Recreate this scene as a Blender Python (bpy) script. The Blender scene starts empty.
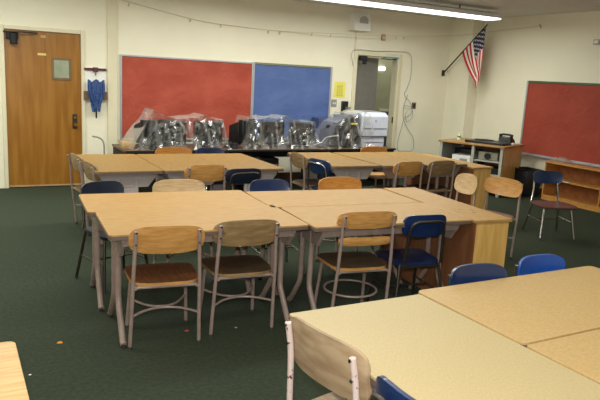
import bpy, bmesh, math, random
from mathutils import Vector, Matrix, noise
random.seed(4)
S = bpy.context.scene
C = S.collection
PI = math.pi
R = math.radians

# ------------------------------------------------------------------ camera
CAM_R = [[0.877062, -0.477507, 0.052432], [-0.046233, -0.192547, -0.980198], [0.478147, 0.857271, -0.190952]]
cam_d = bpy.data.cameras.new('camera'); cam = bpy.data.objects.new('camera', cam_d); C.objects.link(cam)
r_, d_, f_ = [Vector(v) for v in CAM_R]
cam.matrix_world = Matrix(((r_.x, -d_.x, -f_.x, 0), (r_.y, -d_.y, -f_.y, 0), (r_.z, -d_.z, -f_.z, 1.6), (0, 0, 0, 1)))
cam_d.sensor_width = 36; cam_d.lens = 636.947 * 36 / 600; cam_d.clip_start = .05; cam_d.clip_end = 60
S.camera = cam

# ------------------------------------------------------------------ world, lights, exposure
w = bpy.data.worlds.new('world'); S.world = w; w.use_nodes = True
w.node_tree.nodes['Background'].inputs[0].default_value = (.8, .85, 1, 1)
w.node_tree.nodes['Background'].inputs[1].default_value = .3

def area(name, loc, size, power, col=(1, .95, .84), rot=(0, 0, 0)):
    l = bpy.data.lights.new(name, 'AREA'); l.shape = 'RECTANGLE'; l.size, l.size_y = size; l.energy = power; l.color = col
    o = bpy.data.objects.new(name, l); o.location = loc; o.rotation_euler = rot; C.objects.link(o); return o

W_ = (.97, 1, .93)
area('ceiling_lamp_light', (4.45, 7.13, 2.543), (4.7, .25), 84, W_)
area('ceiling_lamp_light', (-.6, 7.13, 2.60), (4.0, .25), 84, W_)
area('ceiling_lamp_light', (.6, 4.4, 2.60), (5.4, .25), 40, W_)
area('ceiling_lamp_light', (1.2, 1.7, 2.60), (6.0, .25), 36, W_)
area('ceiling_lamp_light', (1.6, -1.0, 2.60), (6.0, .25), 30, W_)
area('ceiling_fill_light', (2.5, 4.4, 2.2), (7.0, .3), 42, W_, (PI, 0, 0))  # added fill floating below the lamps, facing up to brighten the ceiling
area('corridor_fill_light', (7.2, 9.4, 2.55), (1.6, .3), 9, W_)  # unseen fill added to lift the dark view through the doorway
area('camera_flash_light', (-.03, 0.02, 1.72), (.08, .05), 56, (1, .98, .96), (R(84), 0, R(-29)))

S.view_settings.view_transform = 'Standard'; S.view_settings.look = 'None'
S.view_settings.gamma = 1; S.view_settings.use_curve_mapping = False
S.view_settings.exposure = 0.28

# ------------------------------------------------------------------ materials
def lin(c):
    return tuple(((v / 255) / 12.92 if v / 255 <= .04045 else ((v / 255 + .055) / 1.055) ** 2.4) for v in c) + (1,)

def mat(name, rgb, rough=.6, metal=0, var=None, scale=8, stretch=(1, 1, 1), bump=0, bscale=60, detail=4, coat=0, alt=None, lo=.35, hi=.65, spec=.5):
    m = bpy.data.materials.new(name); m.use_nodes = True
    nt = m.node_tree; b = nt.nodes['Principled BSDF']
    b.inputs['Base Color'].default_value = lin(rgb); b.inputs['Roughness'].default_value = rough; b.inputs['Metallic'].default_value = metal
    b.inputs['Coat Weight'].default_value = coat; b.inputs['Specular IOR Level'].default_value = spec
    tc = nt.nodes.new('ShaderNodeTexCoord'); mp = nt.nodes.new('ShaderNodeMapping'); nt.links.new(tc.outputs['Object'], mp.inputs[0])
    mp.inputs['Scale'].default_value = stretch
    if var or alt:
        n = nt.nodes.new('ShaderNodeTexNoise'); n.inputs['Scale'].default_value = scale; n.inputs['Detail'].default_value = detail
        nt.links.new(mp.outputs[0], n.inputs['Vector'])
        cr = nt.nodes.new('ShaderNodeValToRGB'); nt.links.new(n.outputs[0], cr.inputs[0])
        a = alt or tuple(max(0, v - var) for v in rgb)
        c2 = rgb if alt else tuple(min(255, v + var) for v in rgb)
        cr.color_ramp.elements[0].position = lo; cr.color_ramp.elements[1].position = hi
        cr.color_ramp.elements[0].color = lin(a); cr.color_ramp.elements[1].color = lin(c2)
        nt.links.new(cr.outputs[0], b.inputs['Base Color'])
    if bump:
        n2 = nt.nodes.new('ShaderNodeTexNoise'); n2.inputs['Scale'].default_value = bscale
        nt.links.new(mp.outputs[0], n2.inputs['Vector'])
        bp = nt.nodes.new('ShaderNodeBump'); bp.inputs['Strength'].default_value = bump; bp.inputs['Distance'].default_value = .01
        nt.links.new(n2.outputs[0], bp.inputs['Height']); nt.links.new(bp.outputs[0], b.inputs['Normal'])
    return m

def emis(name, rgb, s):
    m = mat(name, rgb); b = m.node_tree.nodes['Principled BSDF']
    b.inputs['Emission Color'].default_value = lin(rgb); b.inputs['Emission Strength'].default_value = s
    return m

def wall_mat(name, rgb):
    # painted block wall: very faint courses under the paint
    m = mat(name, rgb, .55, var=3, scale=1.3)
    nt = m.node_tree; b = nt.nodes['Principled BSDF']
    tc = nt.nodes.new('ShaderNodeTexCoord'); sep = nt.nodes.new('ShaderNodeSeparateXYZ'); nt.links.new(tc.outputs['Object'], sep.inputs[0])
    ad = nt.nodes.new('ShaderNodeMath'); ad.operation = 'ADD'; nt.links.new(sep.outputs[0], ad.inputs[0]); nt.links.new(sep.outputs[1], ad.inputs[1])
    cb = nt.nodes.new('ShaderNodeCombineXYZ'); nt.links.new(ad.outputs[0], cb.inputs[0]); nt.links.new(sep.outputs[2], cb.inputs[1])
    br = nt.nodes.new('ShaderNodeTexBrick'); nt.links.new(cb.outputs[0], br.inputs[0])
    br.inputs['Scale'].default_value = 1; br.inputs['Brick Width'].default_value = .4; br.inputs['Row Height'].default_value = .2
    br.inputs['Mortar Size'].default_value = .006; br.inputs['Mortar Smooth'].default_value = 1
    bp = nt.nodes.new('ShaderNodeBump'); bp.inputs['Strength'].default_value = .25; bp.inputs['Distance'].default_value = .004; bp.invert = True
    nt.links.new(br.outputs['Fac'], bp.inputs['Height']); nt.links.new(bp.outputs[0], b.inputs['Normal'])
    return m

MT = dict(
    wall=wall_mat('cream_wall_paint', (232, 226, 202)),
    ceiling=mat('ceiling_paint', (220, 218, 212), .8, var=3, scale=2),
    carpet=mat('green_carpet', (57, 64, 51), .95, spec=.1, var=4, scale=40, bump=.4, bscale=260),
    trim=mat('cream_trim_paint', (216, 208, 178), .45, var=2),
    base=mat('brown_rubber_base', (88, 58, 40), .6, var=4),
    door=mat('honey_door_wood', (146, 97, 30), .3, var=10, scale=3, stretch=(5, 5, .5), coat=.3),
    laminate=mat('maple_laminate', (178, 138, 80), .45, spec=.3, var=7, scale=14, stretch=(1, 6, 1)),
    laminate_near=mat('speckled_laminate', (184, 164, 120), .42, spec=.35, var=6, scale=90, stretch=(1, 2.2, 1)),
    laminate_tan=mat('tan_laminate', (188, 156, 104), .42, spec=.35, var=6, scale=60, stretch=(1, 2.2, 1)),
    laminate_far=mat('glossy_far_laminate', (150, 116, 62), .45, spec=.3, var=7, scale=10, stretch=(1, 6, 1)),
    band=mat('grey_edge_band', (104, 88, 78), .5, var=5),
    taupe=mat('taupe_enamel', (150, 130, 119), .4, var=6, scale=20),
    lilac=mat('pale_grey_panel', (176, 165, 160), .5, var=4),
    pink=mat('chipped_pinkish_enamel', (206, 186, 176), .4, alt=(92, 40, 34), scale=34, lo=.36, hi=.40),
    oak=mat('honey_plywood', (192, 140, 76), .38, var=12, scale=5, stretch=(2, 14, 14), coat=.2),
    oak_grey=mat('worn_grey_plywood', (156, 126, 84), .45, alt=(124, 100, 66), scale=5, stretch=(2, 10, 10)),
    oak_pale=mat('pale_plywood', (204, 172, 128), .35, var=12, scale=5, stretch=(2, 14, 14), coat=.2),
    oak_orange=mat('orange_plywood', (196, 132, 60), .35, var=12, scale=5, stretch=(2, 14, 14), coat=.2),
    oak_old=mat('weathered_plywood', (172, 148, 116), .5, alt=(146, 120, 90), scale=4, stretch=(2, 8, 8)),
    seat_brown=mat('reddish_brown_seat_wood', (112, 66, 36), .4, var=14, scale=4, stretch=(14, 2, 14)),
    seat_dark=mat('dark_worn_seat_wood', (92, 72, 50), .45, alt=(66, 50, 36), scale=7, stretch=(4, 2, 4)),
    ply_edge=mat('pale_ply_edge', (190, 148, 96), .5, var=8),
    blue=mat('blue_plastic', (22, 42, 84), .3, var=3, coat=.2),
    blue_bright=mat('bright_blue_plastic', (28, 72, 150), .35, var=3, coat=.2),
    navy=mat('navy_plastic', (22, 30, 48), .4, var=3),
    slate=mat('slate_blue_plastic', (26, 46, 84), .28, var=3, coat=.3),
    chrome=mat('chrome', (190, 188, 184), .16, 1),
    bronze=mat('dark_bronze_metal', (72, 66, 58), .35, .7),
    glide=mat('dark_rubber_glide', (50, 46, 44), .6),
    steel=mat('dull_steel', (150, 146, 140), .35, .9),
    case=mat('birch_bookcase_wood', (220, 174, 98), .4, var=10, scale=4, stretch=(6, 6, .8)),
    case_side=mat('brown_bookcase_side', (132, 84, 52), .5, var=8, scale=4, stretch=(5, 5, .7)),
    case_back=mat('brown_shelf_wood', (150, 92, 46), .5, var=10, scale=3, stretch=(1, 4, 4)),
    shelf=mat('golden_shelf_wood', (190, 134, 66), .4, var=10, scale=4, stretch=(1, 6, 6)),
    desk=mat('tan_desk_wood', (92, 70, 48), .4, var=8),
    black=mat('black_plastic', (28, 27, 28), .3, var=3),
    blackm=mat('matte_black', (20, 20, 22), .7),
    screen=mat('dark_glass_screen', (24, 26, 30), .08, coat=.5),
    printer=mat('pale_grey_printer_plastic', (196, 200, 214), .4, var=3),
    printer_dk=mat('grey_printer_slot', (120, 124, 136), .5),
    white=mat('white_plastic', (232, 230, 222), .4),
    paper_y=mat('yellow_paper', (226, 216, 96), .8, var=3),
    ink=mat('dark_ink', (70, 66, 40), .8),
    grey=mat('grey_paint', (142, 140, 134), .5, var=3),
    light_grey=mat('light_grey_metal', (172, 172, 160), .45, var=3),
    dgrey=mat('dark_corridor_paint', (84, 84, 92), .6, var=3),
    corridor=mat('corridor_wall_paint', (160, 158, 126), .6, var=3),
    greydoor=mat('grey_door_paint', (126, 122, 116), .4, var=3),
    brass=mat('brass', (196, 146, 60), .25, .9),
    pane=mat('greenish_wired_glass', (150, 156, 134), .12, var=6, scale=12, coat=.5),
    cordblue=mat('blue_cord', (44, 72, 126), .7, var=18, scale=30),
    corddark=mat('dark_red_cord', (88, 40, 50), .7),
    cable=mat('blue_grey_cable', (140, 152, 158), .5),
    string=mat('pale_wall_string', (196, 180, 150), .7),
    teal=mat('teal_bracket', (84, 150, 170), .5),
    green_trim=mat('green_board_edge', (70, 96, 62), .5, var=5),
    alu=mat('dull_aluminium', (178, 180, 184), .4, .5),
    kraft=mat('tan_card', (176, 146, 104), .7, var=8),
    lamp=emis('fluorescent_diffuser', (255, 252, 250), 2.2),
    lampwhite=mat('lamp_housing_enamel', (228, 228, 226), .4),
    corr_reflection=emis('corridor_reflection_glow', (255, 255, 246), 2.5),
    orange=mat('orange_crumb', (220, 140, 30), .6), red=mat('red_crumb', (176, 40, 30), .6),
    purple=mat('dark_purple_paint', (58, 40, 62), .6),
    flag_red=mat('flag_red_cloth', (186, 34, 46), .8), flag_white=mat('flag_white_cloth', (224, 218, 206), .8), flag_blue=mat('flag_blue_cloth', (28, 34, 74), .8),
    green=mat('green_label', (90, 140, 60), .5), yellow=mat('yellow_label', (226, 208, 70), .5),
)

def paper_board(name, rgb, dv):
    # craft paper over a board: soft vertical and horizontal creases
    m = mat(name, rgb, .75, var=dv, scale=2.2, stretch=(1, 1, 1.5))
    nt = m.node_tree; b = nt.nodes['Principled BSDF']
    tc = nt.nodes.new('ShaderNodeTexCoord'); n = nt.nodes.new('ShaderNodeTexNoise'); n.inputs['Scale'].default_value = 5; n.inputs['Detail'].default_value = 3
    n.inputs['Distortion'].default_value = 1.5
    nt.links.new(tc.outputs['Object'], n.inputs['Vector'])
    bp = nt.nodes.new('ShaderNodeBump'); bp.inputs['Strength'].default_value = .45; bp.inputs['Distance'].default_value = .03
    nt.links.new(n.outputs[0], bp.inputs['Height']); nt.links.new(bp.outputs[0], b.inputs['Normal'])
    return m
MT['redpaper'] = paper_board('red_craft_paper', (162, 66, 46), 9)
MT['redpaper_right'] = paper_board('brick_red_craft_paper', (150, 58, 38), 6)
MT['bluepaper'] = paper_board('blue_craft_paper', (76, 98, 150), 6)

def film_mat():
    m = bpy.data.materials.new('clear_plastic_film'); m.use_nodes = True; nt = m.node_tree
    for n in list(nt.nodes): nt.nodes.remove(n)
    out = nt.nodes.new('ShaderNodeOutputMaterial'); tr = nt.nodes.new('ShaderNodeBsdfTransparent'); gl = nt.nodes.new('ShaderNodeBsdfGlossy')
    df = nt.nodes.new('ShaderNodeBsdfDiffuse'); m1 = nt.nodes.new('ShaderNodeMixShader'); m2 = nt.nodes.new('ShaderNodeMixShader')
    tr.inputs[0].default_value = (.93, .93, .92, 1); gl.inputs['Roughness'].default_value = .2; df.inputs[0].default_value = (.75, .73, .68, 1)
    m1.inputs[0].default_value = .35; nt.links.new(gl.outputs[0], m1.inputs[1]); nt.links.new(df.outputs[0], m1.inputs[2])
    lw = nt.nodes.new('ShaderNodeLayerWeight'); lw.inputs[0].default_value = .35
    cr = nt.nodes.new('ShaderNodeValToRGB'); cr.color_ramp.elements[0].position = .12; cr.color_ramp.elements[1].position = .8
    cr.color_ramp.elements[0].color = (.07, .07, .07, 1); cr.color_ramp.elements[1].color = (.72, .72, .72, 1)
    nt.links.new(lw.outputs['Facing'], cr.inputs[0]); nt.links.new(cr.outputs[0], m2.inputs[0])
    nt.links.new(tr.outputs[0], m2.inputs[1]); nt.links.new(m1.outputs[0], m2.inputs[2]); nt.links.new(m2.outputs[0], out.inputs[0])
    return m
MT['film'] = film_mat()

# ------------------------------------------------------------------ mesh helpers
class MB:
    def __init__(s): s.v = []; s.f = []; s.m = []; s.mats = []
    def _mi(s, m):
        if m is None: return 0
        if m not in s.mats: s.mats.append(m)
        return s.mats.index(m)
    def add(s, vs, fs, m=None):
        b = len(s.v); s.v += [tuple(v) for v in vs]
        for f in fs: s.f.append([b + i for i in f]); s.m.append(s._mi(m))
        return s
    def box(s, x0, x1, y0, y1, z0, z1, m=None):
        v = [(x, y, z) for z in (z0, z1) for y in (y0, y1) for x in (x0, x1)]
        return s.add(v, [(0, 2, 3, 1), (4, 5, 7, 6), (0, 1, 5, 4), (2, 6, 7, 3), (0, 4, 6, 2), (1, 3, 7, 5)], m)
    def prism(s, poly, z0, z1, m=None, axis='z'):
        n = len(poly)
        def p(a, b, c): return (a, b, c) if axis == 'z' else ((a, c, b) if axis == 'y' else (c, a, b))
        v = [p(a, b, z0) for a, b in poly] + [p(a, b, z1) for a, b in poly]
        return s.add(v, [list(range(n))[::-1], list(range(n, 2 * n))] + [(i, (i + 1) % n, n + (i + 1) % n, n + i) for i in range(n)], m)
    def tube(s, pts, r, n=10, closed=False, m=None, flat=1.0):
        pts = [Vector(p) for p in pts]; N = len(pts); rings = []
        up = None
        for i, p in enumerate(pts):
            a = pts[(i - 1) % N] if (closed or i > 0) else p
            b = pts[(i + 1) % N] if (closed or i < N - 1) else p
            t = (b - a).normalized()
            if up is None:
                up = Vector((0, 0, 1)) if abs(t.z) < .9 else Vector((1, 0, 0))
            x = up.cross(t)
            if x.length < 1e-5: x = Vector((0, 1, 0)).cross(t)
            x.normalize(); y = t.cross(x).normalized(); up = y
            rr = r[i] if isinstance(r, (list, tuple)) else r
            rings.append([p + x * math.cos(k * 2 * PI / n) * rr * flat + y * math.sin(k * 2 * PI / n) * rr for k in range(n)])
        v = [q for g in rings for q in g]; f = []
        for i in range(N if closed else N - 1):
            j = (i + 1) % N
            for k in range(n): f.append((i * n + k, i * n + (k + 1) % n, j * n + (k + 1) % n, j * n + k))
        if not closed:
            f.append(list(range(n))[::-1]); f.append([(N - 1) * n + k for k in range(n)])
        return s.add(v, f, m)
    def cyl(s, p0, p1, r0, r1=None, n=20, m=None):
        return s.tube([p0, p1], [r0, r0 if r1 is None else r1], n, m=m)
    def build(s, name, material=None, parent=None, bevel=0, smooth=True, loc=None):
        me = bpy.data.meshes.new(name); me.from_pydata(s.v, [], s.f)
        bm = bmesh.new(); bm.from_mesh(me); bmesh.ops.recalc_face_normals(bm, faces=bm.faces)
        bm.to_mesh(me); bm.free()
        ms = s.mats if s.mats else [material]
        for m in ms: me.materials.append(m if not isinstance(m, str) else MT[m])
        for i, p in enumerate(me.polygons): p.material_index = s.m[i]
        o = bpy.data.objects.new(name, me); C.objects.link(o)
        if smooth:
            me.polygons.foreach_set('use_smooth', [True] * len(me.polygons))
            bm = bmesh.new(); bm.from_mesh(me)
            for e in bm.edges:
                if len(e.link_faces) == 2 and e.calc_face_angle(0) > R(38): e.smooth = False
            bm.to_mesh(me); bm.free()
        if bevel:
            b = o.modifiers.new('bevel', 'BEVEL'); b.width = bevel; b.segments = 2; b.limit_method = 'ANGLE'; b.angle_limit = R(40)
        if parent is not None: o.parent = parent
        if loc is not None: o.location = loc
        return o

def thing(name, label, cat, loc=(0, 0, 0), rz=0, group=None):
    o = bpy.data.objects.new(name, None); C.objects.link(o); o.empty_display_size = .1
    o.location = loc; o.rotation_euler = (0, 0, rz); o['label'] = label; o['category'] = cat
    if group: o['group'] = group
    return o
def tag(o, label, cat, group=None):
    o['label'] = label; o['category'] = cat
    if group: o['group'] = group
    return o
def struct(o): o['kind'] = 'structure'; return o
def bez(pts, n=8):
    """Catmull-Rom through points"""
    P = [Vector(p) for p in pts]; out = []
    for i in range(len(P) - 1):
        a = P[max(i - 1, 0)]; b = P[i]; c = P[i + 1]; d = P[min(i + 2, len(P) - 1)]
        for k in range(n):
            t = k / n
            out.append(.5 * ((2 * b) + (c - a) * t + (2 * a - 5 * b + 4 * c - d) * t * t + (3 * b - a - 3 * c + d) * t ** 3))
    out.append(P[-1]); return out
def dup(root, loc, rz, label, group=None):
    r = root.copy(); C.objects.link(r); r.location = loc; r.rotation_euler = (0, 0, rz); r['label'] = label
    if group: r['group'] = group
    for ch in list(root.children):
        c = ch.copy(); C.objects.link(c); c.parent = r
        for g in list(ch.children):
            d = g.copy(); C.objects.link(d); d.parent = c
    return r

# ------------------------------------------------------------------ room shell
XL, XR, YF, YB, ZC = -3.0, 7.95, -3.0, 8.78, 2.70
struct(MB().box(XL, XR, YF, YB + .15, -.05, 0).build('floor', 'carpet'))
struct(MB().box(XL, XR, YF, YB, ZC, ZC + .05).build('ceiling', 'ceiling'))
struct(MB().box(XL - .1, XL, YF, YB, 0, ZC).build('wall_left', 'wall'))
struct(MB().box(XR, XR + .1, YF, YB + .15, 0, ZC).build('wall_right', 'wall'))
struct(MB().box(XL, XR, YF - .1, YF, 0, ZC).build('wall_front', 'wall'))
D1 = (.635, 1.545, 1.98); D2 = (5.80, 6.64, 1.99)
b = MB()
b.box(XL, D1[0], YB, YB + .15, 0, ZC); b.box(D1[0], D1[1], YB, YB + .15, D1[2], ZC); b.box(D1[1], D2[0], YB, YB + .15, 0, ZC)
b.box(D2[0], D2[1], YB, YB + .15, D2[2], ZC); b.box(D2[1], XR, YB, YB + .15, 0, ZC)
struct(b.build('wall_back', 'wall'))
struct(MB().box(7.72, XR, 8.25, YB, 0, ZC).build('trim_1', 'wall'))                     # corner pilaster
struct(MB().box(1.872, 2.0, YB - .025, YB, 0, ZC).build('trim_2', 'trim', bevel=.004))    # shallow pilaster
b = MB(); b.box(2.01, D2[0] - .07, YB - .012, YB, 0, .1); b.box(D2[1] + .07, 7.71, YB - .012, YB, 0, .1)
struct(b.build('baseboard_back', 'base'))
struct(MB().box(XR - .012, XR, 6.45, 8.24, 0, .1).build('baseboard_right', 'base'))
struct(MB().box(1.58, 1.865, YB - .012, YB, 0, .1).build('baseboard_left', 'trim'))

# corridor beyond door 2
struct(MB().box(5.0, 9.2, 10.0, 10.1, 0, 2.6).build('wall_corridor', 'corridor'))
struct(MB().box(7.16, 9.1, 9.97, 9.995, 0, 1.02).build('trim_3', 'dgrey'))
struct(MB().box(7.16, 9.1, 9.955, 9.995, 1.02, 1.07).build('trim_4', 'trim'))
struct(MB().box(5.0, 9.2, YB + .15, 10.0, -.05, 0).build('floor_corridor', 'dgrey'))
struct(MB().box(5.0, 9.2, YB + .15, 10.0, 2.6, 2.65).build('ceiling_corridor', 'grey'))
struct(MB().box(4.9, 5.0, YB + .15, 10.0, 0, 2.6).build('wall_corridor_left', 'greydoor'))
struct(MB().box(9.2, 9.3, YB + .15, 10.0, 0, 2.6).build('wall_corridor_right', 'corridor'))
t = MB().box(7.1, 7.22, 9.935, 9.99, 1.78, 1.85).build('lamp_reflection', 'corr_reflection', bevel=.01)  # glowing box stands in for a lamp reflection on the corridor wall
tag(t, 'small glowing box imitating a lamp reflection, seen through the open doorway on the corridor wall', 'lamp')

# door 1: honey wood door with steel frame
def door_frame(x0, x1, z, y0, name_parent, w=.045, m='trim'):
    b = MB(); b.box(x0 - w, x0 + .004, y0, YB + .1, 0, z + w); b.box(x1 - .004, x1 + w, y0, YB + .1, 0, z + w); b.box(x0 + .005, x1 - .005, y0, YB + .1, z - .004, z + w)
    return b.build('door_frame', m, name_parent, bevel=.006)
d = MB().box(D1[0] + .006, D1[1] - .006, YB + .01, YB + .055, .012, D1[2] - .006).build('door_1', 'door'); struct(d)
door_frame(*D1, YB - .02, d)
b = MB(); b.box(1.185, 1.415, YB + .0, YB + .0095, 1.385, 1.66); fr = b.build('window_frame', mat('bronze_window_frame', (112, 92, 66), .4, var=5), d, bevel=.003)
MB().box(1.21, 1.39, YB - .004, YB - .0005, 1.415, 1.635).build('pane', 'pane', fr)
kp = MB().box(1.425, 1.485, YB + .0, YB + .0095, .765, .955).build('lock_plate', 'bronze', d, bevel=.003)
b = MB(); b.cyl((1.455, YB, .82), (1.455, YB - .035, .82), .012); b.cyl((1.455, YB - .03, .82), (1.455, YB - .06, .82), .024, .019)
b.build('door_knob', 'brass', kp)
MB().cyl((1.455, YB, .91), (1.455, YB - .012, .91), .014).build('lock_cylinder', 'brass', kp)
b = MB(); b.box(.66, .80, YB - .05, YB + .0095, 1.86, 1.94); b.cyl((.745, YB - .04, 1.80), (.745, YB - .04, 1.93), .045)
cl = b.build('door_closer', 'blackm', d, bevel=.006)
MB().tube([(.63, YB - .03, 1.945), (.8, YB - .08, 1.95), (1.02, YB - .03, 1.95)], .01).build('closer_arm', 'bronze', cl)
MB().box(1.02, 1.12, YB + .005, YB + .0095, 1.683, 1.71).build('number_plate', mat('pale_yellow_plate', (216, 196, 110), .5), d)
MB().box(1.06, 1.12, YB + .005, YB + .0095, 1.90, 1.93).build('small_plate', 'kraft', d)
MB().box(D1[0] + .006, D1[1] - .006, YB, YB + .0095, .012, .03).build('door_sweep', 'kraft', d)

# door 2: open doorway, leaf swung into the corridor
fr2 = MB()
fr2.box(D2[0] - .06, D2[0] + .01, YB - .02, YB + .16, 0, D2[2] + .05); fr2.box(D2[1] - .01, D2[1] + .06, YB - .02, YB + .16, 0, D2[2] + .05); fr2.box(D2[0] + .011, D2[1] - .011, YB - .02, YB + .16, D2[2] - .01, D2[2] + .05)
d2 = fr2.build('door_2', 'trim', bevel=.006); struct(d2)
lf = MB().box(0, .62, -.022, .022, .01, 1.96).build('door_leaf', 'greydoor', d2); lf.location = (5.83, YB + .19, 0); lf.rotation_euler = (0, 0, R(12))
b = MB(); b.box(5.86, 5.99, YB - .03, YB + .03, 1.90, 1.97); b.cyl((5.95, YB - .01, 1.84), (5.95, YB - .01, 1.9), .035)
b.build('door_closer', 'blackm', d2, bevel=.005)
MB().box(6.34, 6.62, YB - .03, YB + .03, 1.965, 1.985).build('closer_bracket', 'teal', d2)
MB().tube([(6.28, YB, 1.95), (6.45, YB - .03, 1.94), (6.6, YB, 1.955)], .008).build('closer_arm', 'bronze', d2)
# half-open narrow leaf on the right jamb
lf2 = MB().box(-.02, .02, -.05, .0, .01, 1.96).build('door_edge', 'trim', d2); lf2.location = (6.60, YB - .02, 0)
MB().box(6.575, 6.583, YB - .05, YB - .02, .9, 1.0).build('strike_plate', 'bronze', d2)

# ------------------------------------------------------------------ boards
def board(name, label, x0, x1, z0, z1, mpaper, mframe, mtop, w=.022):
    t = thing(name, label, 'bulletin board', ((x0 + x1) / 2, YB, z0))
    h = (x1 - x0) / 2; H = z1 - z0
    MB().box(-h, h, -.022, -.001, 0, H).build('paper', mpaper, t)
    b = MB(); b.box(-h - w, -h, -.035, -.001, -w, H + w); b.box(h, h + w, -.035, -.001, -w, H + w); b.box(-h, h, -.035, -.001, -w, 0)
    b.build('frame', mframe, t, bevel=.003)
    MB().box(-h, h, -.035, -.001, H, H + w).build('top_rail', mtop, t, bevel=.003)
    return t
board('bulletin_board', 'wide bulletin board covered in red paper on the back wall above plastic covered machines', 2.06, 3.955, .64, 1.735, 'redpaper', 'alu', 'alu')
board('bulletin_board', 'bulletin board covered in blue paper on the back wall', 4.0, 5.31, .64, 1.735, 'bluepaper', 'alu', mat('olive_rail', (122, 122, 92), .5), .03)
t = board('bulletin_board', 'brick red paper bulletin board on the right wall above the low shelf', 0, 3.6, 0, 1.08, 'redpaper_right', 'alu', 'green_trim', .03)
t.location = (XR, 7.13 - 1.8, .605); t.rotation_euler = (0, 0, R(-90))
MB().box(-1.8, 1.8, -.08, -.036, -.03, -.015).build('chalk_ledge', 'alu', t)

# ------------------------------------------------------------------ wall items
t = thing('wall_speaker', 'square cream wall speaker with a round grey grille high on the back wall', 'speaker', (5.77, YB, 2.345))
MB().prism([(-.001, 0), (-.001, .27), (-.13, .27), (-.17, .0)], -.15, .15, axis='x').build('housing', 'white', t, bevel=.006)
b = MB(); b.cyl((0.02, -.148, .14), (.02, -.156, .139), .085, n=28)
g = b.build('grille', mat('speaker_grille', (168, 166, 158), .6, var=14, scale=160), t)
t = thing('wire_raceway', 'thin cream wire channel running down from the speaker to the doorway', 'conduit', (5.75, YB, 2.05))
MB().box(-.012, .012, -.014, -.001, 0, .29).build('channel', 'trim', t)
t = thing('thermostat', 'tiny beige box fixed to the wall above the open doorway', 'thermostat', (6.28, YB, 2.235))
MB().box(-.035, .035, -.035, -.001, 0, .1).build('cover', 'kraft', t, bevel=.005)
MB().box(-.02, .02, -.038, -.0355, .03, .06).build('slot', 'trim', t)
t = thing('wall_outlet', 'brown outlet plate on the back wall right of the hanging cable', 'outlet', (7.035, YB, 1.2))
MB().box(-.045, .045, -.008, -.001, -.055, .055).build('plate', mat('brown_outlet', (112, 84, 66), .4), t, bevel=.002)
MB().box(-.02, .02, -.012, -.0085, -.03, .03).build('socket', 'bronze', t)
t = thing('wall_switch', 'grey light switch plate below the yellow notice', 'switch', (5.42, YB, 1.2))
MB().box(-.05, .05, -.008, -.001, -.06, .06).build('plate', 'grey', t, bevel=.002)
for x in (-.025, .012): MB().box(x, x + .013, -.018, -.0085, -.015, .015).build('toggle', 'white', t)
t = thing('paper_notice', 'yellow paper notice with lines of print left of the open doorway', 'notice', (5.515, YB, 1.29))
MB().box(-.105, .105, -.004, -.001, 0, .25).build('sheet', 'paper_y', t)
b = MB()
for k in range(6):
    for q in range(3):
        x = -.055 + q * .04; b.box(x, x + .028, -.0055, -.0043, .03 + k * .03, .038 + k * .03)
b.build('print', 'ink', t)
t = thing('wall_phone', 'black wall telephone beside the doorway under the yellow notice', 'telephone', (5.615, YB, 1.01))
MB().box(-.06, .06, -.045, -.001, 0, .23).build('body', 'black', t, bevel=.012)
b = MB(); b.tube([(-.03, -.06, .02), (-.03, -.075, .06), (-.03, -.075, .17), (-.03, -.06, .21)], [.022, .014, .014, .022]); b.build('handset', 'blackm', t)
b = MB()
for i in range(3):
    for j in range(4): b.box(.0 + i * .018, .012 + i * .018, -.05, -.0455, .05 + j * .025, .065 + j * .025)
b.build('keypad', 'grey', t)
tag(MB().box(5.685, 5.73, YB - .03, YB - .001, 1.05, 1.15).build('wall_box', 'grey', bevel=.004), 'narrow grey box between the telephone and the door frame', 'box')

# hanging network cable
cpts = [(5.72, 1.80), (5.70, 2.04), (6.12, 2.06), (6.52, 2.075), (6.84, 2.05), (6.89, 1.71), (6.85, 1.5), (6.8, 1.38), (6.92, 1.25), (6.98, 1.09), (6.84, .97), (6.79, .82), (6.73, .61), (6.75, .44), (6.9, .42), (7.07, .44), (7.05, .65), (6.92, .82), (6.82, .99), (6.8, 1.21), (6.86, 1.38)]
cp = bez([(x, YB - .03 - .012 * math.sin(i * 1.7), z) for i, (x, z) in enumerate(cpts)], 7)
tag(MB().tube(cp, .005, 6).build('network_cable', 'cable'), 'blue grey cable draped over the doorway and hanging in loops beside it', 'cable')
cp = bez([(6.80, YB - .045, 1.2), (6.95, YB - .05, 1.17), (6.99, YB - .045, 1.02), (6.88, YB - .05, .93), (6.84, YB - .04, 1.05), (6.9, YB - .045, 1.15)], 8)
tag(MB().tube(cp, .005, 6).build('network_cable', 'cable'), 'small coil of cable caught in the hanging loops beside the doorway', 'cable')

# sagging string with clips, high on the wall
sp = [(1.96, 2.47, YB - .03), (2.43, 2.39, YB - .02), (3.14, 2.28, YB - .02), (3.75, 2.25, YB - .02), (4.39, 2.24, YB - .02), (5.44, 2.27, YB - .2), (6.21, 2.30, YB - .2), (7.5, 2.40, YB - .3), (7.85, 2.48, 7.83), (7.93, 2.53, 7.05)]
t = thing('wall_string', 'thin beige string sagging across the back wall with small clips', 'string')
MB().tube(bez([(x, y, z) for x, z, y in sp], 6), .0035, 5).build('cord', 'string', t)
for x, z, y in ((2.15, 2.41, YB - .02), (3.0, 2.28, YB - .02), (3.45, 2.245, YB - .02), (4.2, 2.22, YB - .02), (4.39, 2.22, YB - .02), (4.9, 2.235, YB - .09), (5.2, 2.24, YB - .14), (6.4, 2.29, YB - .2), (6.55, 2.30, YB - .2)):
    MB().box(-.008, .008, -.004, .004, -.03, .012).build('clip', 'string', t, loc=(x, y, z))
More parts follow.
